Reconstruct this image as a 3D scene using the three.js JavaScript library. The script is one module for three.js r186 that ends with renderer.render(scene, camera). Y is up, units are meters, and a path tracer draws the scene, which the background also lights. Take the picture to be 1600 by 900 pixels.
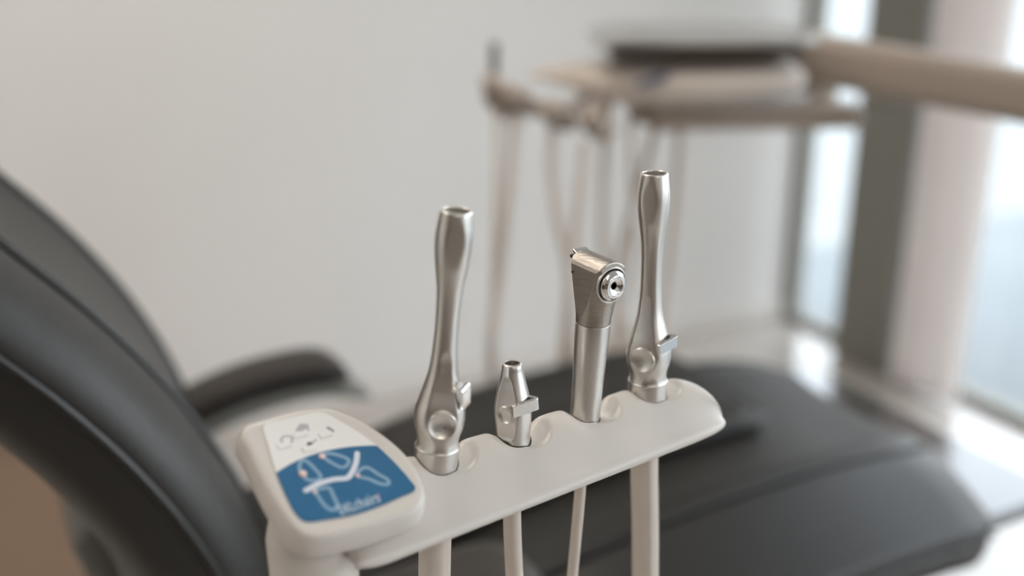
import * as THREE from 'three';
import { RoundedBoxGeometry } from 'three/addons/geometries/RoundedBoxGeometry.js';
import { mergeGeometries, mergeVertices, toCreasedNormals } from 'three/addons/utils/BufferGeometryUtils.js';
import { RectAreaLightUniformsLib } from 'three/addons/lights/RectAreaLightUniformsLib.js';
import { Brush, Evaluator, SUBTRACTION, INTERSECTION, ADDITION } from 'three-bvh-csg';

/* ---------- camera, sky, sun, area lights, exposure ---------- */
const V3 = (x, y, z) => new THREE.Vector3(x, y, z);
const scene = new THREE.Scene();
const FPX = 1650, PITCH = 19 * Math.PI / 180, YAW = 27.4 * Math.PI / 180, EYE = V3(0, 1.3, 0);
const camera = new THREE.PerspectiveCamera(2 * Math.atan(450 / FPX) * 180 / Math.PI, 1600 / 900, 0.02, 200);
camera.position.copy(EYE);
camera.rotation.set(-PITCH, -YAW, 0, 'YXZ');
camera.focus = 0.635;
camera.userData.fStop = 2.0;
scene.add(camera);

const renderer = new THREE.WebGLRenderer({ antialias: true });
renderer.toneMapping = THREE.LinearToneMapping;
renderer.toneMappingExposure = 1.17;
renderer.shadowMap.enabled = true;

{ // hazy bright sky, whiter towards the horizon
  const w = 64, h = 64, d = new Float32Array(w * h * 4);
  for (let j = 0; j < h; j++) for (let i = 0; i < w; i++) {
    const el = ((j + 0.5) / h - 0.5) * Math.PI, t = Math.pow(Math.max(0, Math.sin(el)), 0.5), k = (j * w + i) * 4;
    d[k] = 4.25 - 1.45 * t; d[k + 1] = 4.4 - 1.15 * t; d[k + 2] = 4.42 - 0.7 * t; d[k + 3] = 1;
  }
  const sky = new THREE.DataTexture(d, w, h, THREE.RGBAFormat, THREE.FloatType);
  sky.mapping = THREE.EquirectangularReflectionMapping; sky.magFilter = THREE.LinearFilter; sky.minFilter = THREE.LinearFilter; sky.needsUpdate = true;
  scene.background = sky; scene.environment = sky;
}
const sun = new THREE.DirectionalLight(0xfff4e6, 4.5);
sun.position.set(-6.1, 9.0, 2.0); sun.target.position.set(0, 0, 0);
sun.castShadow = true; sun.shadow.mapSize.set(2048, 2048);
Object.assign(sun.shadow.camera, { left: -14, right: 14, top: 14, bottom: -14, near: 0.5, far: 40 });
scene.add(sun, sun.target);
RectAreaLightUniformsLib.init();
const PANEL_LIGHT = 4.2;   // radiance of each ceiling panel

/* ---------- helpers ---------- */
const R = V3(Math.cos(YAW), 0, Math.sin(YAW)), F = V3(Math.sin(YAW), 0, -Math.cos(YAW)), UP = V3(0, 1, 0);
const camF = F.clone().multiplyScalar(Math.cos(PITCH)).addScaledVector(UP, -Math.sin(PITCH));
const camU = UP.clone().multiplyScalar(Math.cos(PITCH)).addScaledVector(F, Math.sin(PITCH));
const ray = (u, v) => camF.clone().addScaledVector(R, (u - 800) / FPX).addScaledVector(camU, (450 - v) / FPX);
const at = (u, v, depth) => EYE.clone().addScaledVector(ray(u, v), depth);
function onPlane(u, v, p, n) { const d = ray(u, v); return EYE.clone().addScaledVector(d, p.clone().sub(EYE).dot(n) / d.dot(n)); }

let seed = 7;
const rnd = () => (seed = (seed * 16807) % 2147483647) / 2147483647;
const names = {};
function numbered(n) { const k = names[n] = (names[n] ?? -1) + 1; return k ? `${n}_${String(k).padStart(3, '0')}` : n; }
function shade(o) { o.castShadow = true; o.receiveShadow = true; return o; }
function thing(name, label, category, pos = V3(0, 0, 0), group) {
  const g = new THREE.Group(); g.name = numbered(name); g.position.copy(pos); scene.add(g);
  g.userData = { label, category }; if (group) g.userData.group = group; return g;
}
function part(parent, name, geo, mat, label) {
  const m = shade(new THREE.Mesh(geo, mat)); m.name = name; parent.add(m); if (label) m.userData.label = label; return m;
}
function struct(name, geo, mat, label, category, parent) {
  const m = shade(new THREE.Mesh(geo, mat)); m.name = name;
  if (parent) parent.add(m); else { scene.add(m); m.userData = { kind: 'structure', label, category }; }
  return m;
}
const box = (x0, x1, y0, y1, z0, z1) => new THREE.BoxGeometry(x1 - x0, y1 - y0, z1 - z0).translate((x0 + x1) / 2, (y0 + y1) / 2, (z0 + z1) / 2);
const rbox = (w, h, d, r = 0.004, s = 3) => new RoundedBoxGeometry(w, h, d, s, r);
const tube = (pts, r, seg = 48, rs = 16, closed = false) => new THREE.TubeGeometry(new THREE.CatmullRomCurve3(pts, closed, 'centripetal'), seg, r, rs, closed);
const lathe = (pts, seg = 48) => new THREE.LatheGeometry(pts.map(([r, y]) => new THREE.Vector2(Math.max(r, 1e-5), y)), seg);
// interpolate a table of [t, value] smoothly
function table(tab) {
  return (t) => {
    const n = tab.length; if (t <= tab[0][0]) return tab[0][1]; if (t >= tab[n - 1][0]) return tab[n - 1][1];
    let i = 0; while (tab[i + 1][0] < t) i++;
    const [x0, y0] = tab[i], [x1, y1] = tab[i + 1], h = x1 - x0, s = (t - x0) / h;
    const sl = (k) => k <= 0 || k >= n - 1 ? (k <= 0 ? (tab[1][1] - tab[0][1]) / (tab[1][0] - tab[0][0]) : (tab[n - 1][1] - tab[n - 2][1]) / (tab[n - 1][0] - tab[n - 2][0])) : (tab[k + 1][1] - tab[k - 1][1]) / (tab[k + 1][0] - tab[k - 1][0]);
    const m0 = sl(i) * h, m1 = sl(i + 1) * h, s2 = s * s, s3 = s2 * s;
    return (2 * s3 - 3 * s2 + 1) * y0 + (s3 - 2 * s2 + s) * m0 + (-2 * s3 + 3 * s2) * y1 + (s3 - s2) * m1;
  };
}
// rings: array of closed rings of Vector3 (same length); caps both ends with a fan
function loft(rings, caps = true) {
  const n = rings[0].length, pos = [], uv = [], idx = [];
  rings.forEach((r, i) => r.forEach((p, j) => { pos.push(p.x, p.y, p.z); uv.push(j / n, i / (rings.length - 1)); }));
  for (let i = 0; i + 1 < rings.length; i++) for (let j = 0; j < n; j++) {
    const a = i * n + j, b = i * n + (j + 1) % n, c = a + n, d = b + n; idx.push(a, b, d, a, d, c);
  }
  if (caps) for (const [k, flip] of [[0, true], [rings.length - 1, false]]) {
    const c = rings[k].reduce((s, p) => s.add(p), V3(0, 0, 0)).divideScalar(n), ci = pos.length / 3;
    pos.push(c.x, c.y, c.z); uv.push(0.5, 0.5);
    for (let j = 0; j < n; j++) { const a = k * n + j, b = k * n + (j + 1) % n; flip ? idx.push(ci, b, a) : idx.push(ci, a, b); }
  }
  const g = new THREE.BufferGeometry();
  g.setAttribute('position', new THREE.Float32BufferAttribute(pos, 3)); g.setAttribute('uv', new THREE.Float32BufferAttribute(uv, 2));
  g.setIndex(idx); g.computeVertexNormals(); return g;
}
const hash = (x, y) => { const s = Math.sin(x * 127.1 + y * 311.7) * 43758.5453; return s - Math.floor(s); };
function vnoise(x, y, per) {
  const xi = Math.floor(x), yi = Math.floor(y), fx = x - xi, fy = y - yi, sx = fx * fx * (3 - 2 * fx), sy = fy * fy * (3 - 2 * fy), m = (k) => ((k % per) + per) % per;
  const a = hash(m(xi), m(yi)), b = hash(m(xi + 1), m(yi)), c = hash(m(xi), m(yi + 1)), d = hash(m(xi + 1), m(yi + 1));
  return (a + (b - a) * sx) * (1 - sy) + (c + (d - c) * sx) * sy;
}
function noiseTex(size, fn, srgb, rx = 1, ry = 1) {
  const d = new Uint8Array(size * size * 4);
  for (let j = 0; j < size; j++) for (let i = 0; i < size; i++) {
    const c = fn(i / size, j / size), k = (j * size + i) * 4, a = Array.isArray(c) ? c : [c, c, c];
    for (let q = 0; q < 3; q++) d[k + q] = Math.max(0, Math.min(255, a[q] * 255)); d[k + 3] = 255;
  }
  const t = new THREE.DataTexture(d, size, size); t.wrapS = t.wrapT = THREE.RepeatWrapping; t.magFilter = THREE.LinearFilter; t.minFilter = THREE.LinearMipmapLinearFilter; t.generateMipmaps = true;
  t.repeat.set(rx, ry); if (srgb) t.colorSpace = THREE.SRGBColorSpace; t.needsUpdate = true; return t;
}
const fbm = (x, y, per, oct = 4) => { let s = 0, a = 0.5, n = 0; for (let o = 0; o < oct; o++) { s += a * vnoise(x * per, y * per, per); n += a; a *= 0.5; per *= 2; } return s / n; };

/* ---------- materials ---------- */
const lin = (r, g, b) => new THREE.Color().setRGB(r, g, b);
const std = (c, roughness, o = {}) => new THREE.MeshPhysicalMaterial({ color: c, roughness, ...o });
const leatherBump = noiseTex(256, (x, y) => 0.5 + 0.5 * (fbm(x, y, 32, 3) - 0.5) * 2, false, 14, 14);
const streaks = noiseTex(256, (x, y) => vnoise(x * 4, y * 64, 64), false, 45, 45), streaks2 = noiseTex(256, (x, y) => 0.78 + 0.22 * vnoise(x * 4, y * 64, 64), false, 45, 45);
const M = {
  wall: std(lin(0.72, 0.70, 0.675), 0.9, { bumpMap: noiseTex(256, (x, y) => fbm(x, y, 48, 3), false, 6, 4), bumpScale: 0.0006 }),
  ceiling: std(lin(0.78, 0.77, 0.75), 0.95),
  floor: std(lin(0.52, 0.475, 0.43), 0.2, { map: noiseTex(256, (x, y) => { const f = 0.9 + 0.1 * fbm(x, y, 8, 5) + 0.05 * (fbm(x, y * 0.25, 64, 2) - 0.5); return [f, f, f]; }, false, 4, 4), clearcoat: 0.6, clearcoatRoughness: 0.1 }),
  frame: std(lin(0.2, 0.19, 0.165), 0.5),
  frameDark: std(lin(0.05, 0.045, 0.036), 0.5),
  glass: new THREE.MeshPhysicalMaterial({ color: 0xffffff, transmission: 1, roughness: 0, thickness: 0, ior: 1.5 }),
  curtain: std(lin(0.88, 0.84, 0.82), 1, { transmission: 0.35, thickness: 0, side: THREE.DoubleSide }),
  terrace: std(lin(0.185, 0.20, 0.203), 0.8, { map: noiseTex(256, (x, y) => 0.85 + 0.15 * fbm(x, y, 16, 4), false, 6, 6) }),
  gravel: std(lin(0.62, 0.61, 0.58), 0.95),
  white: std(lin(0.65, 0.61, 0.57), 0.32, { clearcoat: 0.25, clearcoatRoughness: 0.25 }),
  whiteSoft: std(lin(0.68, 0.64, 0.60), 0.45),
  hose: std(lin(0.60, 0.53, 0.47), 0.5),
  steel: std(lin(0.72, 0.69, 0.655), 0.33, { metalness: 1 }),
  brushed: std(lin(0.47, 0.425, 0.38), 0.34, { metalness: 1, bumpMap: streaks, bumpScale: 0.00008, map: streaks2 }),
  chrome: std(lin(0.82, 0.80, 0.78), 0.1, { metalness: 1 }),
  rubber: std(lin(0.03, 0.028, 0.026), 0.6),
  leather: std(lin(0.014, 0.012, 0.0095), 0.44, { specularIntensity: 1.0, bumpMap: leatherBump, bumpScale: 0.0004 }),
  leatherBrown: std(lin(0.028, 0.020, 0.014), 0.48, { bumpMap: leatherBump, bumpScale: 0.0004 }),
  piping: std(lin(0.012, 0.011, 0.009), 0.32),
  shell: std(lin(0.42, 0.40, 0.37), 0.4),
  greyPlastic: std(lin(0.16, 0.155, 0.14), 0.4),
  tan: std(lin(0.42, 0.345, 0.285), 0.5),
  beige: std(lin(0.66, 0.58, 0.51), 0.38),
  tanDark: std(lin(0.12, 0.085, 0.062), 0.5),
  trayMetal: std(lin(0.55, 0.54, 0.52), 0.35, { metalness: 0.6 }),
  wood: std(lin(0.36, 0.245, 0.17), 0.5),
  footPlate: std(lin(0.06, 0.055, 0.05), 0.12, { clearcoat: 1, clearcoatRoughness: 0.08 }),
  cabinetBrown: std(lin(0.15, 0.105, 0.075), 0.5),
  cabinet: std(lin(0.10, 0.07, 0.05), 0.5),
};

/* ---------- room ---------- */
const WX = 2.63, BZ = -2.825, LX = -2.6, FZ = 2.7, CH = 2.66, FY = -0.09, T = 0.14;
struct('floor', box(LX - T, WX + 0.06, FY - 0.12, FY, BZ - T, FZ + T), M.floor, 'glossy warm beige clinic floor', 'floor');
struct('ceiling', box(LX - T, WX + 0.3, CH, CH + 0.28, BZ - T, FZ + T), M.ceiling, 'plain white ceiling slab above the treatment room', 'ceiling');
struct('wall_back', box(LX - T, WX + 0.06, FY, CH, BZ - T, BZ), M.wall, 'plain pale grey wall behind the dental chair', 'wall');
struct('wall_left', box(LX - T, LX, FY, CH, BZ, FZ), M.wall, 'plain pale wall at the head end of the chair', 'wall');
struct('wall_front', box(LX - T, WX + 0.06, FY, CH, FZ, FZ + T), M.wall, 'plain pale wall facing the assistant side of the chair', 'wall');
struct('baseboard_back', rbox(WX - LX, 0.07, 0.012, 0.004).translate((WX + LX) / 2, FY + 0.036, BZ + 0.0065), M.whiteSoft, 'low pale baseboard along the plain wall', 'baseboard');

// window wall: floor-to-ceiling panes between posts
const HH = CH - FY;
function windowUnit(n, z0, z1, label) {
  const g = new THREE.Group(); g.name = `window_${n}`; scene.add(g); g.position.set(WX, FY, (z0 + z1) / 2);
  g.userData = { kind: 'structure', label, category: 'window' };
  const hw = (z1 - z0) / 2, fr = 0.028, CH = HH;
  part(g, 'window_frame', mergeGeometries([
    box(-0.03, 0.04, 0, CH, -hw, -hw + fr), box(-0.03, 0.04, 0, CH, hw - fr, hw), box(-0.03, 0.04, 0, 0.03, -hw + fr, hw - fr), box(-0.03, 0.04, CH - 0.06, CH, -hw + fr, hw - fr)]), M.frame);
  const pane = new THREE.PlaneGeometry(2 * hw - 2 * fr, CH - 0.09).rotateY(-Math.PI / 2).translate(0, (CH - 0.03) / 2, 0);
  part(g, 'pane', pane, M.glass);
}
windowUnit(1, BZ, -2.465, 'narrow full-height window between plain wall and dark post');
windowUnit(2, -2.245, -0.55, 'wide full-height window beside the pale curtain');
windowUnit(3, -0.35, 1.15, 'wide full-height window in the middle of the glazed wall');
windowUnit(4, 1.35, FZ, 'wide full-height window at the far end of the glazed wall');
[[-2.465, -2.245], [-0.55, -0.35], [1.15, 1.35]].forEach(([a, b], i) => {
  const g = struct(`trim_${i + 1}`, rbox(0.2, HH, b - a, 0.006, 2).translate(WX - 0.02, FY + HH / 2, (a + b) / 2), M.frame, ['broad dark grey window post beside the pale curtain', 'broad dark grey window post next to the curtained pane', 'broad dark grey window post near the last pane'][i], 'post');
});
{ // curtain gathered beside the post
  const rings = [], n = 120, z0 = -2.23, z1 = -1.97;
  const row = (y) => { const f = [], b = []; for (let i = 0; i <= n; i++) { const s = i / n, z = z0 + (z1 - z0) * s, x = WX - 0.105 + 0.022 * Math.sin(s * Math.PI * 2 * 4.2 + 0.4) + 0.006 * Math.sin(s * 31); f.push(V3(x, y, z)); b.push(V3(x + 0.0015, y, z)); } return f.concat(b.reverse()); };
  for (let k = 0; k <= 12; k++) rings.push(row(FY + 0.012 + (HH - 0.05) * k / 12));
  const m = shade(new THREE.Mesh(loft(rings), M.curtain)); m.name = 'curtain'; scene.add(m);
  m.userData = { label: 'pale pinkish curtain gathered beside the dark window post', category: 'curtain' };
}
// outside
struct('terrace', box(WX + 0.06, 40, FY - 0.3, FY - 0.08, -40, 25), M.terrace, 'pale blue-grey paved terrace outside the windows', 'terrace');

// ceiling panels (out of view, they light the room)
[[0.2, -1.6], [-1.5, -1.2], [0.2, 1.6]].forEach(([x, z], i) => {
  const g = thing('ceiling_light', ['flat square ceiling lamp above the chair seat', 'flat square ceiling lamp above the head of the chair', 'flat square ceiling lamp near the entrance wall'][i], 'lamp', V3(x, CH - 0.05, z));
  part(g, 'lamp_frame', rbox(1.24, 0.05, 0.64, 0.006).translate(0, 0.025, 0), M.whiteSoft);
  part(g, 'lamp_diffuser', box(-0.6, 0.6, -0.004, 0.0, -0.3, 0.3), new THREE.MeshStandardMaterial({ color: 0xffffff, emissive: lin(1, 0.93, 0.84), emissiveIntensity: 1.5 }));
  const l = new THREE.RectAreaLight(lin(1, 0.92, 0.82), PANEL_LIGHT, 1.2, 0.6); l.position.set(x, CH - 0.06, z); l.lookAt(x, 0, z); scene.add(l);
});

// waist-high wooden cabinets along the wall behind the viewpoint (mirrored in the metal)
[[-1.9, 'next to the tall cabinets'], [-1.0, 'second from the tall cabinets'], [-0.1, 'third from the tall cabinets'], [0.8, 'closest to the windows']].forEach(([x, where]) => {
  const g = thing('base_cabinet', `waist-high dark wooden cabinet on the front wall, ${where}`, 'cabinet', V3(x, FY, FZ - 0.21), 'base cabinets on the front wall');
  part(g, 'cabinet_body', rbox(0.89, 1.15, 0.38, 0.004, 2).translate(0.45, 0.575, 0), M.cabinet);
  for (const k of [0, 1]) { const d = part(g, 'door', rbox(0.436, 1.05, 0.018, 0.003, 2).translate(0.23 + 0.44 * k, 0.6, -0.2), M.cabinet); part(d, 'handle', rbox(0.012, 0.2, 0.02, 0.004, 2).translate(0.40 + 0.1 * k, 0.9, -0.219), M.steel); }
});
[[2.0, 'in the corner'], [1.1, 'in the middle of the row'], [0.2, 'at the free end of the row']].forEach(([z, where]) => {
  const g = thing('tall_cabinet', `tall brown wooden cabinet at the head end, ${where}`, 'cabinet', V3(LX + 0.21, FY, z), 'tall cabinets at the head end');
  part(g, 'cabinet_body', rbox(0.38, 2.3, 0.88, 0.004, 2).translate(0, 1.15, 0), M.cabinetBrown);
  for (const k of [-1, 1]) { const d = part(g, 'door', rbox(0.018, 2.2, 0.43, 0.003, 2).translate(0.2, 1.16, 0.22 * k), M.cabinetBrown); part(d, 'handle', rbox(0.02, 0.2, 0.012, 0.004, 2).translate(0.219, 1.1, 0.04 * k), M.steel); }
});
{ // low wooden sideboard against the plain wall, seen past the backrest
  const g = thing('sideboard', 'low tan wooden sideboard against the plain wall behind the backrest', 'sideboard', V3(-0.55, FY, BZ + 0.33));
  part(g, 'sideboard_body', rbox(1.6, 0.5, 0.62, 0.006, 3).translate(0, 0.27, 0), M.wood);
  for (const k of [-1, 0, 1]) { const d = part(g, 'drawer_front', rbox(0.52, 0.44, 0.018, 0.004, 2).translate(0.53 * k, 0.27, 0.319), M.wood); part(d, 'handle', rbox(0.14, 0.012, 0.02, 0.004, 2).translate(0.53 * k, 0.42, 0.336), M.steel); }
  part(g, 'plinth', box(-0.78, 0.78, 0, 0.02, -0.3, 0.28), M.tanDark);
}

/* ---------- dental chair ---------- */
const ZC = -1.11;
{
  const chair = thing('dental_chair', 'dark grey upholstered dental chair with raised backrest and armrests', 'dental chair', V3(0.62, 0, ZC));
  const o = chair.position; // parts are given in chair space: x along the chair, z across
  const seatTop = table([[-0.55, 0.515], [-0.4, 0.515], [-0.28, 0.53], [-0.1, 0.578], [0.06, 0.602], [0.28, 0.612], [0.46, 0.602], [0.56, 0.582], [0.6, 0.57]]);
  const seatW = (x) => 0.325 - 0.015 * Math.max(0, x / 0.6);
  const X0 = -0.52, X1 = 0.592;
  const rings = [];
  const N = 72;
  const bump = (q, c, w) => Math.exp(-(((q - c) / w) ** 2));
  for (let i = 0; i <= 110; i++) {
    // denser at the foot end, where the cushion rounds off
    let s = i / 110; let x = X0 + (X1 - X0) * s;
    let e = 1, ey = 1;
    if (x > X1 - 0.13) { const q = (x - (X1 - 0.13)) / 0.13; e = 0.60 + 0.40 * Math.sqrt(Math.max(0, 1 - q ** 2.4)); ey = Math.pow(Math.max(0, 1 - q ** 7), 0.4); }
    if (x < X0 + 0.03) { const q = 1 - (x - X0) / 0.03; ey = Math.pow(Math.max(0, 1 - q ** 4), 0.4); }
    const W = seatW(x) * e, top = seatTop(x), ring = [];
    const H = 0.135;
    const shapeTop = (q) => { const a = Math.abs(q); let d = 0; if (a > 0.56) d += 0.055 * ((a - 0.56) / 0.44) ** 1.35; d += 0.018 * bump(a, 0.575, 0.013); d += 0.012 * (a < 0.45 ? (1 - (a / 0.45) ** 2) : 0); return d; };
    const prof = [];
    for (let k = 0; k <= 280; k++) { const q = -1 + 2 * k / 280; prof.push([q * W, -shapeTop(q)]); }   // far (-) to near (+)
    prof.push([W + 0.004, -0.062], [W + 0.006, -0.075], [W + 0.003, -0.082], [W + 0.004, -0.095], [W - 0.004, -0.118], [W - 0.03, -H], [0.1, -H - 0.006], [-0.1, -H - 0.006], [-W + 0.03, -H], [-W + 0.004, -0.118], [-W - 0.004, -0.095], [-W - 0.003, -0.082], [-W - 0.006, -0.075], [-W - 0.004, -0.062]);
    const mid = -H * 0.62;
    prof.forEach(([z, y]) => ring.push(V3(x, top + mid + (y - mid) * (0.25 + 0.75 * ey), z * (0.97 + 0.03 * ey))));
    rings.push(ring);
  }
  part(chair, 'seat_cushion', loft(rings), M.leather, 'dark grey leather seat and leg cushion');
  // raised inner seat pad with a rounded nose
  {
    const pz0 = -0.27, pz1 = 0.035, px0 = -0.36, px1 = 0.365, rr = 0.05, rg = [];
    const outline = [];
    const corner = (cx, cz, a0) => { for (let k = 0; k <= 8; k++) { const a = a0 + k / 8 * Math.PI / 2; outline.push([cx + rr * Math.cos(a), cz + rr * Math.sin(a)]); } };
    corner(px1 - rr, pz1 - rr, 0); corner(px0 + rr, pz1 - rr, Math.PI / 2); corner(px0 + rr, pz0 + rr, Math.PI); corner(px1 - rr, pz0 + rr, 1.5 * Math.PI);
    const dense = []; outline.forEach((p, i) => { const q = outline[(i + 1) % outline.length], n = Math.max(1, Math.round(Math.hypot(q[0] - p[0], q[1] - p[1]) / 0.03)); for (let k = 0; k < n; k++) dense.push([p[0] + (q[0] - p[0]) * k / n, p[1] + (q[1] - p[1]) * k / n]); });
    const cx = 0.0, cz = -0.12;
    for (const [sc, h] of [[1.03, -0.02], [1.02, -0.002], [1.0, 0.006], [0.975, 0.010], [0.93, 0.008], [0.8, 0.001], [0.6, -0.001], [0.3, -0.002], [0.02, -0.002]]) rg.push(dense.map(([x, z]) => { const xx = cx + (x - cx) * sc; return V3(xx, seatTop(xx) + h, cz + (z - cz) * sc); }));
    const g = loft(rg); const id = g.index.array; for (let i = 0; i < id.length; i += 3) { const t = id[i]; id[i] = id[i + 1]; id[i + 1] = t; } g.computeVertexNormals();
    part(chair, 'seat_pad', g, M.leather, 'slightly raised dark leather inner seat pad');
    part(chair, 'pad_piping', tube(dense.map(([x, z]) => V3(cx + (x - cx) * 1.025, seatTop(cx + (x - cx) * 1.025) + 0.002, cz + (z - cz) * 1.025)), 0.0045, 160, 8, true), M.piping);
  }
  for (const s of [1, -1]) {
    const pts = []; for (let k = 0; k <= 24; k++) { const x = -0.48 + k / 24 * 1.03; pts.push(V3(x, seatTop(x) - 0.078, s * (seatW(x) * (x > 0.5 ? 0.93 : 1) + 0.006))); }
    part(chair, 'seam_piping', tube(pts, 0.004, 80, 8), M.piping);
  }
  // backrest: front line given as x(y) in the plane of the chair, wings slightly forward
  {
    const line = new THREE.CatmullRomCurve3([[0.245, 0.47], [0.222, 0.60], [0.207, 0.70], [0.186, 0.78], [0.152, 0.86], [0.115, 0.925], [0.072, 0.985], [0.025, 1.04], [-0.035, 1.11], [-0.115, 1.2], [-0.22, 1.31]].map(([x, y]) => V3(x - o.x, y, 0)));
    const rgs = [], n = 70, side = [[], []], side2 = [[], []], crease = [[], []];
    const wTab = table([[0, 0.24], [0.15, 0.29], [0.35, 0.305], [0.6, 0.295], [0.85, 0.27], [1, 0.24]]);
    for (let i = 0; i <= n; i++) {
      const s = i / n, p = line.getPointAt(s), t = line.getTangentAt(s), nn = V3(t.y, -t.x, 0); // forward normal
      let e = 1; if (s < 0.06) e = Math.pow(1 - (1 - s / 0.06) ** 3, 0.4); if (s > 0.95) e = Math.pow(Math.max(0.001, 1 - ((s - 0.95) / 0.05) ** 3), 0.4);
      const W = wTab(s), th = 0.125 * (0.3 + 0.7 * e), ring = [];
      const m = 80;
      for (let k = 0; k < m; k++) {
        const a = k / m * Math.PI * 2, ca = Math.cos(a), sa = Math.sin(a);
        const z = Math.sign(ca) * Math.pow(Math.abs(ca), 0.5) * W * (0.9 + 0.1 * e);
        let d = Math.sign(sa) * Math.pow(Math.abs(sa), 0.62) * 0.5;           // +0.5 front .. -0.5 back
        const q = Math.abs(z) / W;
        let off = (d - 0.5) * th;
        if (sa > 0) off += -0.018 * Math.max(0, 1 - (q / 0.62) ** 2) - 0.006 * bump(q, 0.6, 0.02);
        if (sa < 0.0) off -= 0.02 * bump(q, 0, 0.7) * Math.abs(sa);
        ring.push(V3(p.x + nn.x * off, p.y + nn.y * off, -z));
      }
      rgs.push(ring);
      if (s > 0.03 && s < 0.97) for (const k of [0, 1]) {
        const sg = k ? -1 : 1;
        side[k].push(V3(p.x - nn.x * th * 0.42, p.y - nn.y * th * 0.42, sg * W * 1.003));
        crease[k].push(V3(p.x - nn.x * 0.004, p.y - nn.y * 0.004, sg * W * 0.6));
      }
    }
    const g = loft(rgs);
    part(chair, 'backrest_cushion', g, M.leather, 'dark leather backrest cushion with rounded side bolsters');
    for (const k of [0, 1]) part(chair, 'seam_piping', tube(side[k], 0.0045, 90, 8), M.piping);
    for (const k of [0, 1]) part(chair, 'stitch_line', tube(crease[k], 0.0045, 90, 10), M.piping);
  }
  // armrests
  for (const s of [-1, 1]) {
    const zc = s * 0.315 - (s > 0 ? 0.03 : 0), pad = [], plate = [];
    const top = table([[-0.42, 0.667], [-0.33, 0.692], [-0.25, 0.70], [-0.2, 0.696], [-0.165, 0.678]]);
    for (let i = 0; i <= 40; i++) {
      const x = -0.425 + 0.26 * i / 40, q = i / 40, e = Math.pow(Math.max(0.0001, 1 - Math.abs(2 * q - 1) ** 8), 0.35), y = top(x), ring = [];
      for (let k = 0; k < 32; k++) { const a = k / 32 * Math.PI * 2, ca = Math.cos(a), sa = Math.sin(a); ring.push(V3(x, y - 0.018 + Math.sign(sa) * Math.pow(Math.abs(sa), 0.7) * 0.018 * e, zc - Math.sign(ca) * Math.pow(Math.abs(ca), 0.55) * 0.04 * (0.5 + 0.5 * e))); }
      pad.push(ring);
    }
    part(chair, 'armrest_pad', loft(pad), M.leatherBrown, 'dark brown padded armrest');
    const pts2 = []; for (let i = 0; i <= 40; i++) {
      const x = -0.425 + 0.292 * i / 40, y = top(Math.min(x, -0.2)) - 0.05 - Math.max(0, x + 0.2) * 0.35, q = i / 40, e = Math.pow(Math.max(0.0001, 1 - Math.abs(2 * q - 1) ** 10), 0.4), h = 0.016 - 0.010 * q, ring = [];
      for (let k = 0; k < 24; k++) { const a = k / 24 * Math.PI * 2, ca = Math.cos(a), sa = Math.sin(a); ring.push(V3(x, y + Math.sign(sa) * Math.pow(Math.abs(sa), 0.6) * h * e, zc - Math.sign(ca) * Math.pow(Math.abs(ca), 0.5) * 0.044 * (0.5 + 0.5 * e))); }
      plate.push(ring);
    }
    part(chair, 'armrest_support', loft(plate), M.greyPlastic, 'grey plastic underside of the armrest');
    const br = rbox(0.035, 0.15, 0.03, 0.012).rotateZ(0.42).translate(-0.375, 0.575, zc);
    part(chair, 'armrest_bracket', br, M.shell, 'light grey armrest bracket');
  }
  // shell, pedestal and base plate
  part(chair, 'seat_shell', rbox(0.75, 0.07, 0.46, 0.025, 4).translate(-0.02, 0.43, 0), M.shell);
  part(chair, 'back_frame', rbox(0.05, 0.34, 0.2, 0.02, 3).rotateZ(0.3).translate(-0.52, 0.53, -0.05), M.greyPlastic);
  part(chair, 'foot_plate', rbox(0.5, 0.026, 0.54, 0.008, 3).translate(0.47, 0.508, 0.01), M.footPlate, 'glossy dark foot plate under the leg end');
  part(chair, 'pedestal', new THREE.CylinderGeometry(0.13, 0.17, 0.44, 40).translate(-0.02, 0.18, 0), M.shell);
  part(chair, 'base_plate', rbox(1.30, 0.06, 0.46, 0.028, 4).translate(0.43, FY + 0.03, 0.02), M.tan, 'tan grey floor plate');
}

/* ---------- assistant's instrument holder ---------- */
const HU = R.clone().multiplyScalar(0.803).addScaledVector(F, 0.597).normalize(), HV = R.clone().multiplyScalar(0.597).addScaledVector(F, -0.803).normalize();
const HO = EYE.clone().addScaledVector(F, 0.569).addScaledVector(UP, -0.289);
const HM = new THREE.Matrix4().makeBasis(HU, UP, HV).setPosition(HO);
const HQ = new THREE.Quaternion().setFromRotationMatrix(new THREE.Matrix4().makeBasis(HU, UP, HV));
const slots = [
  { u: -0.0535, y: 0.004, r: 0.0131, lean: 0.096 },
  { u: 0.001, y: 0.000, r: 0.0109, lean: -0.015 },
  { u: 0.0575, y: -0.002, r: 0.0099, lean: 0.055 },
  { u: 0.111, y: 0.001, r: 0.0130, lean: -0.012 },
];
function slotFrame(k, az) {
  const s = slots[k], y = UP.clone().addScaledVector(R, s.lean).normalize();
  const z = F.clone().multiplyScalar(-Math.cos(az)).addScaledVector(R, Math.sin(az)); z.addScaledVector(y, -z.dot(y)).normalize();
  const x = y.clone().cross(z);
  return new THREE.Matrix4().makeBasis(x, y, z).setPosition(V3(s.u, s.y, 0).applyMatrix4(HM));
}
const colU = -0.132, colV = -0.002;
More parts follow.
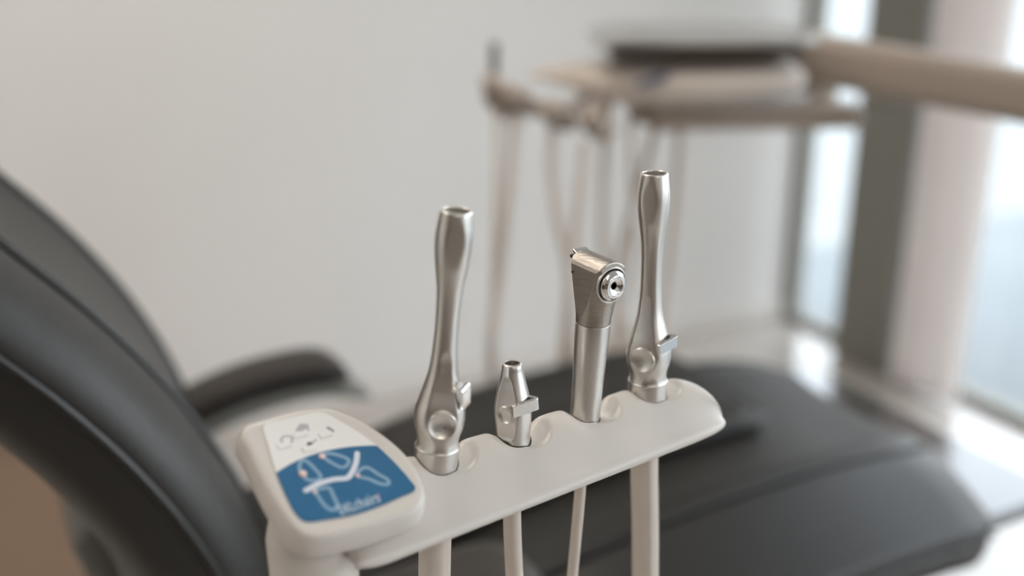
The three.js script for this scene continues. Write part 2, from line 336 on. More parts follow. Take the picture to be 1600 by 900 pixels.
{
  const holder = thing('instrument_holder', 'white instrument holder bar with blue control keypad on a round column', 'instrument holder', HO);
  holder.quaternion.copy(HQ);
  // bar
  const uL = -0.125, uR = 0.1535, rings = [];
  const hump = (u) => { let h = 0.0045; for (const s of slots) { const d = u - s.u; h -= (0.0058 - s.y * 0.6) * Math.exp(-(((d < 0 ? d / 0.0135 : d / 0.0165)) ** 4)); } return h + 0.004 * Math.max(0, Math.min(1, (0.0 - u) / 0.06)) * 0.6 - 0.0015 * Math.max(0, Math.min(1, (u - 0.03) / 0.03)); };
  const ss = (a, b, t) => { t = Math.max(0, Math.min(1, (t - a) / (b - a))); return t * t * (3 - 2 * t); };
  for (let i = 0; i <= 200; i++) {
    const u = uL + (uR - uL) * (1 - Math.pow(1 - i / 200, 1.7)), h = hump(u);
    const endQ = Math.max(0, (u - (uR - 0.040)) / 0.040), e = Math.sqrt(Math.max(0, 1 - endQ ** 2.6)), leftQ = Math.max(0, (uL + 0.02 - u) / 0.02), el = Math.sqrt(Math.max(0.0, 1 - leftQ ** 2));
    const prof = new THREE.CatmullRomCurve3([[-0.0060, -0.022], [-0.0066, -0.006], [-0.0055, h - 0.002], [-0.0025, h], [0.004, h * 0.75 - 0.0010], [0.013, h * 0.22 - 0.0042], [0.022, -0.0112], [0.030, -0.0182], [0.0350, -0.0217], [0.0366, -0.0244], [0.0356, -0.0278], [0.031, -0.0288], [0.016, -0.0285]].map(([v, y]) => V3(v, y, 0)), true, 'centripetal').getSpacedPoints(89);
    const cv = 0.0285, cy = -0.0235;
    const ring = prof.slice(0, 89).map((p) => {
      let v = p.x, y = p.y;
      if (y > -0.022) for (const s of slots) { // shallow finger scoops to the right of each instrument
        const du = (u - s.u - 0.0105) / 0.0150, dv = (v - 0.003) / 0.0115, q = Math.sqrt(du * du + dv * dv);
        y -= 0.0019 * (1 - ss(0.70, 1.0, q));
      }
      return V3(u, cy + (y - cy) * (0.1 + 0.9 * Math.pow(e, 0.6)) * el, cv + (v - cv) * Math.max(0.02, v > cv ? Math.pow(e, 0.5) : e) * (0.5 + 0.5 * el));
    });
    rings.push(ring.reverse());
  }
  let geo = loft(rings); 
  const ev = new Evaluator(); ev.attributes = ['position', 'normal']; ev.useGroups = false;
  geo.deleteAttribute('uv');
  let brush = new Brush(geo); brush.updateMatrixWorld();
  slots.forEach((s, k) => {
    const cg = new THREE.CylinderGeometry(s.r, s.r, 0.14, 48).translate(0, 0.0, 0); cg.deleteAttribute('uv');
    const c = new Brush(cg); c.applyMatrix4(HM.clone().invert().multiply(slotFrame(k, 0))); c.updateMatrixWorld();
    brush = ev.evaluate(brush, c, SUBTRACTION); 
  });
  part(holder, 'holder_bar', brush.geometry, M.white, 'smooth white plastic bar with four notches');
  // neck joining bar and column
  part(holder, 'neck', tube([V3(-0.085, -0.022, 0.012), V3(-0.105, -0.026, 0.008), V3(colU + 0.01, -0.03, colV)], 0.0165, 24, 24), M.white);
  // column, with its lower arm to the chair
  const col = part(holder, 'column', lathe([[0, -0.6], [0.022, -0.6], [0.0235, -0.59], [0.0235, -0.06], [0.0245, -0.02], [0.02, 0.0], [0, 0.0]], 48).translate(colU, 0, colV), M.white, 'round white column under the keypad');
  part(col, 'cap_groove', tube([...Array(14)].map((_, i) => { const a = 0.1 + i / 13 * 0.62, yy = -0.058 - 0.022 * Math.sin(i / 13 * Math.PI * 0.55) ; return V3(colU - 0.0238 * Math.cos(a + 0.75), yy, colV + 0.0238 * Math.sin(a + 0.75)); }), 0.0007, 24, 6), M.rubber);
  // keypad: plane tilted towards the viewer, outline measured in that plane
  const kn = HV.clone().multiplyScalar(0.447).addScaledVector(UP, 0.894).normalize(), kd = HV.clone().multiplyScalar(0.894).addScaledVector(UP, -0.447).normalize();
  const kc = onPlane(520, 730, V3(0, HO.y + 0.02, 0), UP);
  const kp = (u, v) => { const p = onPlane(u, v, kc, kn).sub(kc); return [p.dot(HU), p.dot(kd)]; };
  const kGroup = new THREE.Group();
  const toK = new THREE.Matrix4().makeBasis(HU, kd.clone().negate(), kn).setPosition(kc);
  const kLocal = HM.clone().invert().multiply(toK);
  const closed = (pts, n = 120) => new THREE.CatmullRomCurve3(pts.map(([a, b]) => V3(a, -b, 0)), true, 'centripetal').getSpacedPoints(n).slice(0, n);
  const rim = closed([[388, 668], [412, 660], [450, 649], [485, 642.5], [512, 641], [540, 650], [575, 668], [610, 693], [638, 722], [652, 750], [657, 772], [648, 789], [600, 809], [545, 825], [500, 833], [478, 831], [462, 818], [438, 783], [412, 735], [394, 697], [384, 680]].map(([u, v]) => kp(u, v)));
  const cen = rim.reduce((s, p) => s.add(p), V3(0, 0, 0)).divideScalar(rim.length);
  const inset = (d, z) => rim.map((p, i) => { const a = rim[(i + 118) % 120], b = rim[(i + 2) % 120], t = b.clone().sub(a).normalize(); const nrm = V3(t.y, -t.x, 0); if (nrm.dot(p.clone().sub(cen)) < 0) nrm.negate(); return p.clone().addScaledVector(nrm, d).setZ(z); });
  const hz = [[-0.030, -0.0212], [-0.016, -0.0205], [-0.003, -0.0195], [0.0025, -0.0175], [0.0042, -0.0145], [0.0045, -0.011], [0.0036, -0.0055], [0.0026, -0.0022], [0.0016, -0.0007], [0.0004, -0.0001], [-0.0022, -0.0001]];
  const kr = hz.map(([d, z]) => inset(d, z)); kr.push(rim.map((p) => cen.clone().lerp(p, 0.5).setZ(-0.0003)), rim.map((p) => cen.clone().lerp(p, 0.05).setZ(-0.0003)));
  let kg = loft(kr);
  { const s = V3(0, 0, 0); // orient outward
    kg.computeVertexNormals(); const nz = kg.attributes.normal, last = nz.count - 1; if (nz.getZ(last) < 0) { const id = kg.index.array; for (let i = 0; i < id.length; i += 3) { const t = id[i]; id[i] = id[i + 1]; id[i + 1] = t; } kg.computeVertexNormals(); } }
  const housing = part(holder, 'keypad_housing', kg, M.white, 'white tilted keypad housing');
  housing.applyMatrix4(kLocal);
  // printed membrane
  const S = 1024, W = 0.09, cx = (a) => (a / W + 0.5) * S, cy = (b) => (b / W + 0.5) * S;
  const cvs = document.createElement('canvas'); cvs.width = cvs.height = S; const c = cvs.getContext('2d');
  const px = (u, v) => { const [a, b] = kp(u, v); return [cx(a), cy(b)]; };
  const poly = (pts, close) => { c.beginPath(); pts.forEach(([u, v], i) => { const q = px(u, v); i ? c.lineTo(...q) : c.moveTo(...q); }); if (close) c.closePath(); };
  const smooth = (pts, close) => { const cr = new THREE.CatmullRomCurve3(pts.map(([u, v]) => { const q = px(u, v); return V3(q[0], q[1], 0); }), !!close, 'centripetal').getPoints(60); c.beginPath(); cr.forEach((p, i) => i ? c.lineTo(p.x, p.y) : c.moveTo(p.x, p.y)); if (close) c.closePath(); };
  c.fillStyle = '#e9e8e6'; c.fillRect(0, 0, S, S);
  c.fillStyle = '#2f6890'; smooth([[420, 748], [432, 739], [455, 725], [480, 714], [510, 705], [545, 699], [575, 697], [592, 697]]);
  for (const q of [[720, 700], [720, 900], [380, 900]]) c.lineTo(...px(...q)); c.closePath(); c.fill();
  c.lineJoin = c.lineCap = 'round';
  c.strokeStyle = '#86a6bf'; c.lineWidth = 24;
  smooth([[470, 722], [476, 720], [500, 743], [501, 747], [495, 751], [484, 751], [474, 746], [468, 735]], true); c.stroke();
  smooth([[504, 712], [515, 709], [542, 717], [545, 720], [542, 728], [534, 731], [524, 727], [508, 717]], true); c.stroke();
  smooth([[558, 744], [562, 735], [573, 731], [590, 741], [607, 752], [606, 757], [596, 757], [576, 749]], true); c.stroke();
  smooth([[490, 767], [503, 764], [514, 763], [521, 776], [527, 790], [524, 796], [517, 797], [506, 789], [497, 776]], true); c.stroke();
  c.strokeStyle = '#d9dde8'; c.lineWidth = 34; smooth([[478, 767], [497, 757], [520, 750], [543, 747], [549, 740], [556, 724], [558, 709]]); c.stroke();
  c.strokeStyle = '#5c8aab'; c.lineWidth = 10; poly([[596, 757], [610, 748]]);
  c.fillStyle = '#8f86a0'; poly([[585, 778], [592, 770], [595, 782]], true); c.fill();
  { const [x0, y0] = px(532, 806), [x1, y1] = px(596, 784); c.save(); c.translate(x0, y0); c.rotate(Math.atan2(y1 - y0, x1 - x0)); c.fillStyle = '#b9c6d2'; c.font = 'bold 150px sans-serif'; const t = 'DKLchairs', w = c.measureText(t).width; const L = Math.hypot(x1 - x0, y1 - y0); c.scale(L / w, 0.62); c.font = 'bold 150px sans-serif'; c.fillText(t, 0, 0); c.restore(); }
  // small grey symbols of the upper keys
  c.strokeStyle = '#a2a2a4'; c.lineWidth = 11; { const [x, y] = px(448, 688); c.beginPath(); c.ellipse(x, y, 34, 30, 0, 0, Math.PI * 2); c.stroke(); }
  c.fillStyle = '#b4b3b6'; poly([[460, 675], [468, 663], [481, 663], [484, 675], [477, 671], [474, 674]], true); c.fill();
  c.strokeStyle = '#85858a'; c.lineWidth = 18; poly([[512, 669], [520, 674]]); c.stroke();
  c.fillStyle = '#333335'; { const [x, y] = px(484, 695); c.beginPath(); c.ellipse(x, y, 18, 18, 0, 0, Math.PI * 2); c.fill(); } c.lineWidth = 8; poly([[487, 693], [494, 688]]); c.stroke();
  const print = new THREE.CanvasTexture(cvs); print.colorSpace = THREE.SRGBColorSpace;
  const pan = closed([[413, 664], [440, 657], [470, 650], [503, 645.5], [525, 655], [555, 673], [585, 694], [618, 725], [640, 750], [649, 764], [625, 777], [590, 792], [550, 805], [510, 812], [476, 815], [462, 803], [448, 778], [432, 740], [420, 700]].map(([u, v]) => kp(u, v)), 140);
  const sh = new THREE.Shape(pan.map((p) => new THREE.Vector2(p.x, p.y)));
  const eg = new THREE.ExtrudeGeometry(sh, { depth: 0.0006, bevelEnabled: false });
  { const P = eg.attributes.position, Uv = eg.attributes.uv; for (let i = 0; i < P.count; i++) Uv.setXY(i, P.getX(i) / W + 0.5, 0.5 + P.getY(i) / W); }
  eg.translate(0, 0, -0.0002);
  part(housing, 'membrane_panel', eg, std(new THREE.Color(0xffffff), 0.28, { map: print }), 'white and blue printed membrane with chair symbol');
  const keyMat = std(new THREE.Color('#e9e8e6'), 0.28);
  // embossed white keys and indicator lenses
  for (const [u, v] of [[444, 697], [469, 680], [509, 680], [483, 702]]) { const [a, b] = kp(u, v); part(housing, 'key', rbox(0.0075, 0.0038, 0.0008, 0.0003, 2).translate(a, -b, 0.0005), keyMat); }
  for (const [u, v, r] of [[473, 741, 0.0021], [503, 714, 0.0018], [559, 744, 0.0012], [492, 769, 0.0012]]) { const [a, b] = kp(u, v); part(housing, 'indicator_light', new THREE.SphereGeometry(r, 16, 10).scale(1, 1, 0.45).translate(a, -b, 0.0005), std(lin(0.85, 0.62, 0.56), 0.3), 'small pinkish indicator lens'); }
  // lower arm back to the chair
  part(holder, 'arm', tube([V3(colU, -0.57, colV), V3(colU, -0.64, colV - 0.02), V3(colU + 0.03, -0.66, colV - 0.12), V3(colU + 0.08, -0.67, colV - 0.30)], 0.022, 40, 20), M.whiteSoft);
}

/* ---------- instruments ---------- */
function gridSolid(nT, nA, fn) { const rings = []; for (let i = 0; i <= nT; i++) { const ring = []; for (let k = 0; k < nA; k++) ring.push(fn(i / nT, -k / nA * Math.PI * 2)); rings.push(ring); } return loft(rings); }
const smin = (a, b, k) => { const h = Math.max(0, Math.min(1, 0.5 + 0.5 * (b - a) / k)); return b + (a - b) * h - k * h * (1 - h); };
function bored(len, rTab, flat, bore, depth) { // body of revolution with a flat front and a bored top
  const r = table(rTab), n = 130, prof = [];
  for (let i = 0; i <= n; i++) prof.push([r(i / n), i / n * len, true]);
  const rt = r(1);
  prof.push([rt - 0.0005, len + 0.0006], [rt - 0.0012, len + 0.0007], [bore + 0.0003, len + 0.0004], [bore, len - 0.0002], [bore, len - depth], [0.0002, len - depth]);
  const NA = 96, rings = prof.map(([rr, y, outer]) => { const ring = []; for (let k = 0; k < NA; k++) { const a = -k / NA * Math.PI * 2; let x = Math.sin(a) * rr, z = Math.cos(a) * rr; if (outer) z = smin(z, flat(y / len), 0.0006); ring.push(V3(x, y, z)); } return ring; });
  const base = rings[0].map((p) => V3(p.x, -0.022, p.z)); rings.unshift(base.map((p) => V3(p.x * 0.5, -0.022, p.z * 0.5)), base);
  return loft(rings);
}
function leverGeo(w, h) { // bent plate with return
  const s = new THREE.Shape(); s.moveTo(-w / 2, 0); s.lineTo(w / 2 - 0.002, 0.0006); s.quadraticCurveTo(w / 2, 0.0004, w / 2 + 0.0002, -0.0012); s.lineTo(w / 2 - 0.0018, -0.0062); s.lineTo(w / 2 - 0.0032, -0.0058); s.lineTo(w / 2 - 0.0016, -0.0016); s.lineTo(-w / 2, -0.0016); s.closePath();
  return new THREE.ExtrudeGeometry(s, { depth: h, bevelEnabled: true, bevelThickness: 0.0003, bevelSize: 0.0003, bevelSegments: 2 }).translate(0, 0, -h / 2);
}
function place(root, k, az) { const m = slotFrame(k, az); m.decompose(root.position, root.quaternion, root.scale); root.scale.set(1, 1, 1); root.updateMatrixWorld(true); }
function hoseFor(root, k, pts, r, ridge, mat = M.hose) { // pts in holder space (u, y, v); brought into the instrument's own space
  const inv = root.matrixWorld.clone().invert().multiply(HM), P = pts.map(([u, y, v]) => V3(u, y, v).applyMatrix4(inv));
  const curve = new THREE.CatmullRomCurve3(P, false, 'centripetal'), n = 90, fr = curve.computeFrenetFrames(n, false), rings = [];
  for (let i = 0; i <= n; i++) { const p = curve.getPointAt(i / n), ring = []; for (let q = 0; q < 40; q++) { const a = q / 40 * Math.PI * 2; let rr = r; if (ridge) rr *= 1 + 0.05 * Math.exp(-(((a - ridge) / 0.16) ** 2)) - 0.03 * Math.exp(-(((a - ridge - 0.35) / 0.12) ** 2)); ring.push(p.clone().addScaledVector(fr.normals[i], rr * Math.cos(a)).addScaledVector(fr.binormals[i], rr * Math.sin(a))); } rings.push(ring); }
  part(root, 'hose', loft(rings), mat, 'beige flexible hose');
}
const sHook = [[0.0126 / 1, 0]];
const sucProfile = [[0, 0.0126], [0.03, 0.0127], [0.045, 0.0124], [0.06, 0.0119], [0.09, 0.0122], [0.13, 0.0138], [0.17, 0.0144], [0.21, 0.0139], [0.255, 0.0122], [0.305, 0.0102], [0.36, 0.0083], [0.42, 0.0073], [0.5, 0.0067], [0.6, 0.0066], [0.68, 0.0070], [0.74, 0.0079], [0.8, 0.0092], [0.87, 0.0101], [0.92, 0.0100], [0.97, 0.0092], [1, 0.0086]];
function suctionHandle(k, az, label, leverRoll, a) {
  const root = thing('suction_handle', label, 'suction handle', V3(0, 0, 0), 'wide suction handles'); place(root, k, az);
  const len = 0.1435, flat = table([[0, 0.02], [0.05, 0.0128], [0.08, 0.0118], [0.15, 0.0116], [0.22, 0.0108], [0.3, 0.0084], [0.38, 0.0068], [0.44, 0.0066], [0.5, 0.009]]);
  part(root, 'handle_body', bored(len, sucProfile, flat, 0.0068, 0.03), M.steel, 'satin metal waisted body with open top');
  part(root, 'base_ring', lathe([[0.0122, 0.0066], [0.01287, 0.0061], [0.01287, 0.0047], [0.0122, 0.0042]], 64), M.steel);
  const y = 0.155 * len + 0.001, disc = lathe([[0, -0.0004], [0.004, 0.0001], [0.0066, 0.0011], [0.0074, 0.0019], [0.0080, 0.0019], [0.0084, 0.0012], [0.0084, -0.004], [0, -0.004]], 56).rotateX(Math.PI / 2 - 0.04).translate(0, y + 0.001, flat(0.165) + 0.0002);
  part(root, 'valve_disc', disc, M.steel, 'round dished valve disc');
  const lv = leverGeo(k ? 0.0175 : 0.0135, k ? 0.0064 : 0.008); // plate faces +y, long along x
  const m = new THREE.Matrix4(); // lever sits to the right of the disc
  const n = V3(Math.sin(a), 0, Math.cos(a)), t = V3(Math.cos(a), 0, -Math.sin(a)), up = UP.clone();
  const tx = t.clone().multiplyScalar(Math.cos(leverRoll)).addScaledVector(up, Math.sin(leverRoll)), tz = tx.clone().cross(n);
  m.makeBasis(tx, n, tz).setPosition(n.clone().multiplyScalar(k ? 0.0164 : 0.0155).add(V3(0, (k ? 0.242 : 0.285) * len, 0)));
  part(root, 'lever', lv.applyMatrix4(m), M.chrome, 'small bent metal lever');
  return root;
}
{
  const a = suctionHandle(0, 0.17, 'tall metal suction handle standing next to the blue keypad', 1.85, 0.92);
  hoseFor(a, 0, [[-0.0545, -0.016, 0], [-0.0565, -0.06, 0], [-0.059, -0.12, 0.0], [-0.062, -0.22, 0.002], [-0.07, -0.36, 0.0], [-0.085, -0.5, -0.03], [-0.10, -0.58, -0.04]], 0.0095, 2.1);
  const b = suctionHandle(3, -0.45, 'tall metal suction handle at the rounded free end of the white bar', 0.12, 1.2);
  hoseFor(b, 3, [[0.111, -0.016, 0], [0.111, -0.05, 0], [0.112, -0.12, 0.004], [0.113, -0.22, 0.006], [0.10, -0.36, 0.0], [0.03, -0.5, -0.05], [-0.06, -0.58, -0.06]], 0.0092, 2.4);
}
{ // small saliva ejector
  const root = thing('saliva_ejector', 'short conical metal saliva ejector with side lever', 'saliva ejector'); place(root, 1, -0.5);
  const len = 0.046, prof = [[0, 0.0101], [0.08, 0.0104], [0.25, 0.0109], [0.4, 0.0110], [0.55, 0.0100], [0.75, 0.0080], [0.92, 0.0064], [0.97, 0.0061], [1, 0.0057]];
  const flat = table([[0, 0.0095], [0.06, 0.0086], [0.3, 0.0084], [0.5, 0.0077], [0.8, 0.0066], [0.88, 0.0072], [1, 0.009]]);
  part(root, 'handle_body', bored(len, prof, flat, 0.0042, 0.02), M.steel, 'satin metal conical body with one flat side');
  const disc = lathe([[0, -0.0004], [0.003, 0.0001], [0.0045, 0.0009], [0.0049, 0.0015], [0.0054, 0.0015], [0.0057, 0.0009], [0.0057, -0.004], [0, -0.004]], 48).rotateX(Math.PI / 2 - 0.03).translate(0, 0.0165, 0.0081);
  part(root, 'valve_disc', disc, M.steel, 'round dished valve disc');
  const a = 1.05, n = V3(Math.sin(a), 0, Math.cos(a)), t = V3(Math.cos(a), 0, -Math.sin(a)), roll = 0.08, tx = t.clone().multiplyScalar(Math.cos(roll)).addScaledVector(UP, Math.sin(roll)), tz = tx.clone().cross(n);
  part(root, 'lever', leverGeo(0.0172, 0.0066).applyMatrix4(new THREE.Matrix4().makeBasis(tx, n, tz).setPosition(n.clone().multiplyScalar(0.0125).addScaledVector(t, 0.0015).add(V3(0, 0.0222, 0)))), M.chrome, 'small bent metal lever');
  hoseFor(root, 1, [[0.001, -0.016, 0], [0.0, -0.05, 0], [0.002, -0.10, 0.0], [0.005, -0.17, 0.003], [0.0, -0.33, 0.0], [-0.04, -0.5, -0.04], [-0.085, -0.58, -0.05]], 0.0056, 2.2);
}
{ // three-way syringe
  const root = thing('air_water_syringe', 'metal air and water syringe with round nozzle socket in its head', 'syringe'); place(root, 2, 0.62);
  const L = 0.0615;
  part(root, 'handle_tube', lathe([[0, -0.022], [0.0092, -0.022], [0.0094, 0], [0.0095, 0.012], [0.0098, 0.025], [0.0105, 0.042], [0.0109, 0.052], [0.0109, L - 0.0004], [0.0106, L], [0, L]], 64), M.steel, 'satin metal tube');
  // head: flared body cut flat on both sides and rounded over the top
  const ev = new Evaluator(); ev.attributes = ['position', 'normal']; ev.useGroups = false;
  const B = (g) => { g.deleteAttribute('uv'); const b = new Brush(g.index ? g : mergeVertices(g)); b.updateMatrixWorld(); return b; };
  const cone = lathe([[0, 0], [0.0109, 0], [0.0110, 0.004], [0.0122, 0.012], [0.0142, 0.024], [0.0160, 0.034], [0.0168, 0.044], [0, 0.044]], 96);
  const prof = new THREE.Shape(); const rr = 0.0125, yc = 0.0285; prof.moveTo(-0.0125, -0.001); prof.lineTo(0.0125, -0.001); prof.lineTo(0.0125, yc); prof.absarc(0, yc, rr, 0, Math.PI, false); prof.lineTo(-0.0125, -0.001);
  const slab = new THREE.ExtrudeGeometry(prof, { depth: 0.0272, bevelEnabled: true, bevelThickness: 0.0008, bevelSize: 0.0008, bevelSegments: 2, curveSegments: 40 }).translate(0, 0, -0.0142);
  const cut = new THREE.BoxGeometry(0.0224, 0.06, 0.05).translate(0, 0.02, 0);
  let head = ev.evaluate(B(cone), B(slab), INTERSECTION); head.updateMatrixWorld(); head = ev.evaluate(head, B(cut), INTERSECTION); head.updateMatrixWorld();
  const drill = (r, z0) => new THREE.CylinderGeometry(r, r, 0.024 - z0, 48).rotateX(Math.PI / 2).translate(0, yc - 0.0005, (0.024 + z0) / 2);
  head = ev.evaluate(head, B(drill(0.0102, 0.0085)), SUBTRACTION); head.updateMatrixWorld(); head = ev.evaluate(head, B(drill(0.0022, -0.004)), SUBTRACTION);
  const hg = toCreasedNormals(head.geometry, 0.2); hg.translate(0, L + 0.0003, 0);
  const P = hg.attributes.position, uv = new Float32Array(P.count * 2); for (let i = 0; i < P.count; i++) { uv[2 * i] = P.getX(i) + P.getZ(i); uv[2 * i + 1] = P.getY(i) - P.getZ(i) * 0.12; } hg.setAttribute('uv', new THREE.BufferAttribute(uv, 2));
  const hd = part(root, 'head', hg, M.brushed, 'brushed metal syringe head');
  const N = (pts, mat, name, label) => part(hd, name, lathe(pts, 56).rotateX(Math.PI / 2).translate(0, L + yc - 0.0005, 0.0133), mat, label);
  N([[0.0112, -0.001], [0.0114, 0.0004], [0.0109, 0.0012], [0.0103, 0.0008], [0.0103, -0.002]], M.steel, 'collar');
  N([[0.0022, -0.0045], [0.0093, -0.0045], [0.0094, 0.0018], [0.0089, 0.0026], [0.0077, 0.0030], [0.0073, 0.0043], [0.0069, 0.0047], [0.0054, 0.0048], [0.0051, 0.0044], [0.0050, 0.0032]], M.chrome, 'nozzle_nut', 'stepped polished nozzle nut');
  N([[0.0051, 0.0034], [0.0047, 0.0040], [0.0024, 0.0028], [0.0021, 0.0024], [0.0021, -0.0045]], M.chrome, 'nozzle_socket', 'polished conical socket');
  part(root, 'trigger', rbox(0.011, 0.0022, 0.013, 0.0009, 3).rotateX(0.34).translate(0, L + 0.0395, -0.0125), M.chrome, 'small trigger plate on top of the head');
  part(root, 'trigger_tip', rbox(0.0112, 0.0022, 0.003, 0.0009, 3).rotateX(0.34).translate(0, L + 0.0372, -0.0192), M.rubber, 'dark tip of the trigger');
  part(root, 'pivot_screw', new THREE.CylinderGeometry(0.0009, 0.0009, 0.0006, 16).rotateZ(Math.PI / 2).translate(-0.0114, L + 0.031, -0.0095), M.frameDark, 'tiny dark pivot screw');
  hoseFor(root, 2, [[0.057, -0.016, 0], [0.0545, -0.06, 0], [0.0505, -0.11, 0.0], [0.0435, -0.17, 0.002], [0.03, -0.32, 0.0], [-0.02, -0.5, -0.05], [-0.075, -0.58, -0.055]], 0.0036, 0);
}

/* ---------- dentist's delivery unit on the far side ---------- */
{
  const D0 = 1.95, p0 = at(1035, 120, D0), mpp = D0 / FPX;
  const unit = thing('delivery_unit', 'beige dental delivery unit on a swinging arm beyond the chair', 'delivery unit', p0);
  unit.rotation.y = -YAW;
  // local: x to the right along the unit, y up, z towards the chair
  const bw = table([[-0.245, 0.012], [-0.22, 0.045], [-0.17, 0.085], [-0.1, 0.125], [0, 0.15], [0.12, 0.15], [0.22, 0.13], [0.245, 0.11]]);
  const yt = table([[-0.245, 0.006], [-0.2, 0.014], [-0.1, 0.026], [0.05, 0.03], [0.245, 0.034]]), yb = table([[-0.245, -0.002], [-0.2, -0.01], [-0.12, -0.034], [-0.04, -0.044], [0.1, -0.036], [0.245, -0.02]]);
  const rings = [];
  for (let i = 0; i <= 60; i++) { const x = -0.245 + 0.49 * i / 60, w = bw(x), t = yt(x), b = yb(x), ring = []; const e = i > 56 ? Math.sqrt(1 - ((i - 56) / 4.2) ** 2) : 1; for (let k = 0; k < 56; k++) { const a = -k / 56 * Math.PI * 2, ca = Math.cos(a), sa = Math.sin(a), y = (t + b) / 2 + Math.sign(sa) * Math.pow(Math.abs(sa), 0.6) * (t - b) / 2 * e; ring.push(V3(x, y, Math.sign(ca) * Math.pow(Math.abs(ca), 0.55) * w * (0.85 + 0.15 * e) - 0.02)); } rings.push(ring); }
  const head = part(unit, 'unit_head', loft(rings), M.beige, 'beige rounded unit head');
  // dark blue mark on the front
  part(head, 'badge', rbox(0.055, 0.012, 0.004, 0.001, 2).rotateZ(0.30).rotateY(0.1).translate(-0.035, 0.012, 0.131), std(lin(0.05, 0.06, 0.16), 0.4), 'small dark blue badge');
  part(unit, 'tray_support', rbox(0.33, 0.026, 0.2, 0.01, 3).translate(0.06, 0.055, 0.0), M.tanDark, 'dark brown support under the tray');
  part(unit, 'swing_link', rbox(0.40, 0.045, 0.08, 0.012, 3).rotateY(0.06).translate(0.175, -0.075, -0.02), M.tan, 'horizontal tan arm below the head');
  part(unit, 'link_cover', rbox(0.24, 0.014, 0.09, 0.006, 3).translate(0.17, -0.046, -0.02), M.white, 'white cover on the lower arm');
  part(unit, 'hub', new THREE.CylinderGeometry(0.045, 0.05, 0.05, 32).translate(0.0, -0.06, -0.02), M.tan);
  part(unit, 'joint_post', lathe([[0, -0.09], [0.026, -0.09], [0.028, -0.05], [0.024, 0.0], [0.03, 0.03], [0.03, 0.06], [0, 0.065]], 32).translate(0.305, 0.0, -0.02), M.beige, 'round joint post between the arms');
  // upper arm runs off towards a wall post by the window
  const q = unit.matrixWorld; unit.updateMatrixWorld(true); const inv = unit.matrixWorld.clone().invert(), L = (u, v, d) => at(u, v, d).applyMatrix4(inv);
  const a0 = L(1262, 88, 1.98), a1 = L(1860, 196, 1.72), mid = a0.clone().add(a1).multiplyScalar(0.5), dir = a1.clone().sub(a0), len = dir.length();
  const arm = part(unit, 'support_arm', rbox(len + 0.05, 0.092, 0.085, 0.03, 5), M.tan, 'thick tan support arm');
  arm.position.copy(mid); arm.quaternion.setFromUnitVectors(V3(1, 0, 0), dir.clone().normalize());
  const a1w = a1.clone().applyMatrix4(unit.matrixWorld);
  part(unit, 'support_post', lathe([[0, -a1w.y], [0.16, -a1w.y], [0.16, -a1w.y + 0.03], [0.05, -a1w.y + 0.05], [0.05, 0.06], [0, 0.07]], 40).translate(a1.x + 0.03, a1.y, a1.z), M.tan, 'upright support post on the floor');
  part(unit, 'holder_bar', tube([V3(-0.12, -0.02, 0.02), V3(-0.17, -0.045, 0.06), V3(-0.24, -0.04, 0.085), V3(-0.315, -0.03, 0.07)], 0.010, 30, 14), M.tan, 'curved bar carrying the handpieces');
  part(unit, 'holder_bar', tube([V3(-0.10, -0.025, 0.05), V3(-0.13, -0.06, 0.1), V3(-0.10, -0.085, 0.12)], 0.012, 30, 14), M.tan, 'curved bar carrying the handpieces');

  // instrument tray resting on the support
  const tray = thing('instrument_tray', 'flat grey instrument tray on top of the delivery unit', 'tray', V3(0.055, 0.0695, 0.0).applyMatrix4(unit.matrixWorld)); tray.rotation.y = -YAW;
  part(tray, 'tray_plate', rbox(0.385, 0.008, 0.27, 0.003, 3).translate(0, 0.004, 0), M.trayMetal);
  part(tray, 'tray_rim', tube([[-0.18, -0.122], [0, -0.126], [0.18, -0.122], [0.186, 0], [0.18, 0.122], [0, 0.126], [-0.18, 0.122], [-0.186, 0]].map(([x, z]) => V3(x, 0.0105, z)), 0.004, 120, 10, true), M.trayMetal);

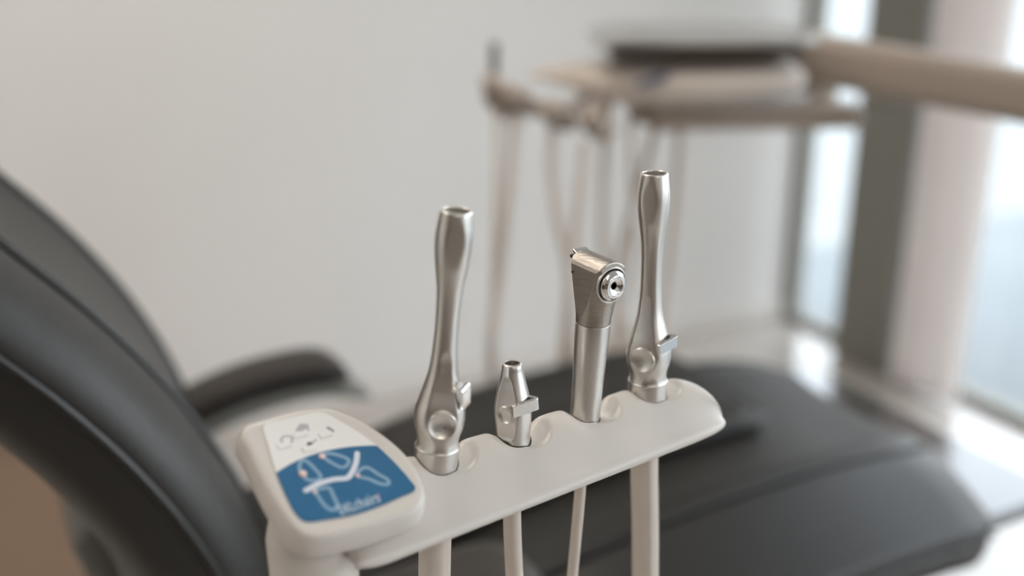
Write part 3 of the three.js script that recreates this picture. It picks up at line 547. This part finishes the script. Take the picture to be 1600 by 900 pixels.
  // handpieces with hoses; each hose hangs down and swings back up under the head
  const hp = (u, v, d, tip, label, path, r = 0.0095) => {
    const base = at(u, v, d), g = thing('dental_handpiece', label, 'handpiece', base, 'handpieces on the delivery unit');
    const ax = tip.clone().normalize(), qn = new THREE.Quaternion().setFromUnitVectors(UP, ax);
    part(g, 'handpiece_body', lathe([[0, -0.045], [0.014, -0.045], [0.018, -0.026], [0.0195, 0.0], [0.017, 0.025], [0.0185, 0.038], [0.0, 0.043]], 28).applyQuaternion(qn), M.tan);
    part(g, 'coupling', lathe([[0.019, -0.010], [0.023, -0.008], [0.023, 0.010], [0.019, 0.012]], 28).applyQuaternion(qn), M.tan, 'tan coupling ring');
    part(g, 'hose', tube(path.map(([pu, pv, pd]) => at(pu, pv, pd).sub(base)), r, 90, 12), M.hose, 'thin beige hose');
    return g;
  };
  const d1 = 1.84;
  const h1 = hp(776, 150, d1, V3(-0.3, 0.5, 0.2), 'handpiece with a dark upright tip at the tray end', [[779, 168, d1], [778, 260, d1], [773, 420, 1.86], [772, 560, 1.9], [800, 680, 1.95], [900, 640, 2.0], [985, 420, 2.02], [987, 260, 2.0], [985, 150, 1.98]], 0.006);
  part(h1, 'tip', lathe([[0, 0], [0.009, 0], [0.008, 0.05], [0.009, 0.075], [0.0075, 0.08], [0, 0.08]], 24).translate(-0.004, 0.012, 0), M.greyPlastic, 'dark grey upright tip');
  hp(812, 158, d1, V3(-0.6, 0.35, 0.3), 'tan handpiece second from the dark upright tip', [[806, 178, d1], [798, 280, d1], [783, 420, 1.86], [768, 560, 1.88], [800, 700, 1.95], [950, 620, 2.0], [965, 420, 2.02], [998, 300, 2.0], [1026, 190, 1.98], [1030, 150, 1.97]]);
  hp(872, 182, d1, V3(-0.7, 0.4, 0.3), 'tan handpiece beside the curved hose loop', [[864, 202, d1], [863, 270, d1], [874, 350, d1], [889, 420, 1.85], [892, 560, 1.88], [920, 700, 1.95], [1010, 600, 2.0], [1045, 420, 2.0], [1060, 260, 1.98], [1065, 160, 1.96]]);
  hp(932, 196, d1, V3(-0.6, 0.45, 0.3), 'tan handpiece closest to the unit head', [[914, 222, d1], [908, 290, d1], [898, 380, 1.85], [884, 520, 1.88], [880, 640, 1.92], [960, 720, 1.96], [1000, 600, 2.0], [945, 400, 2.03], [950, 160, 2.02]]);
}

renderer.render(scene, camera);
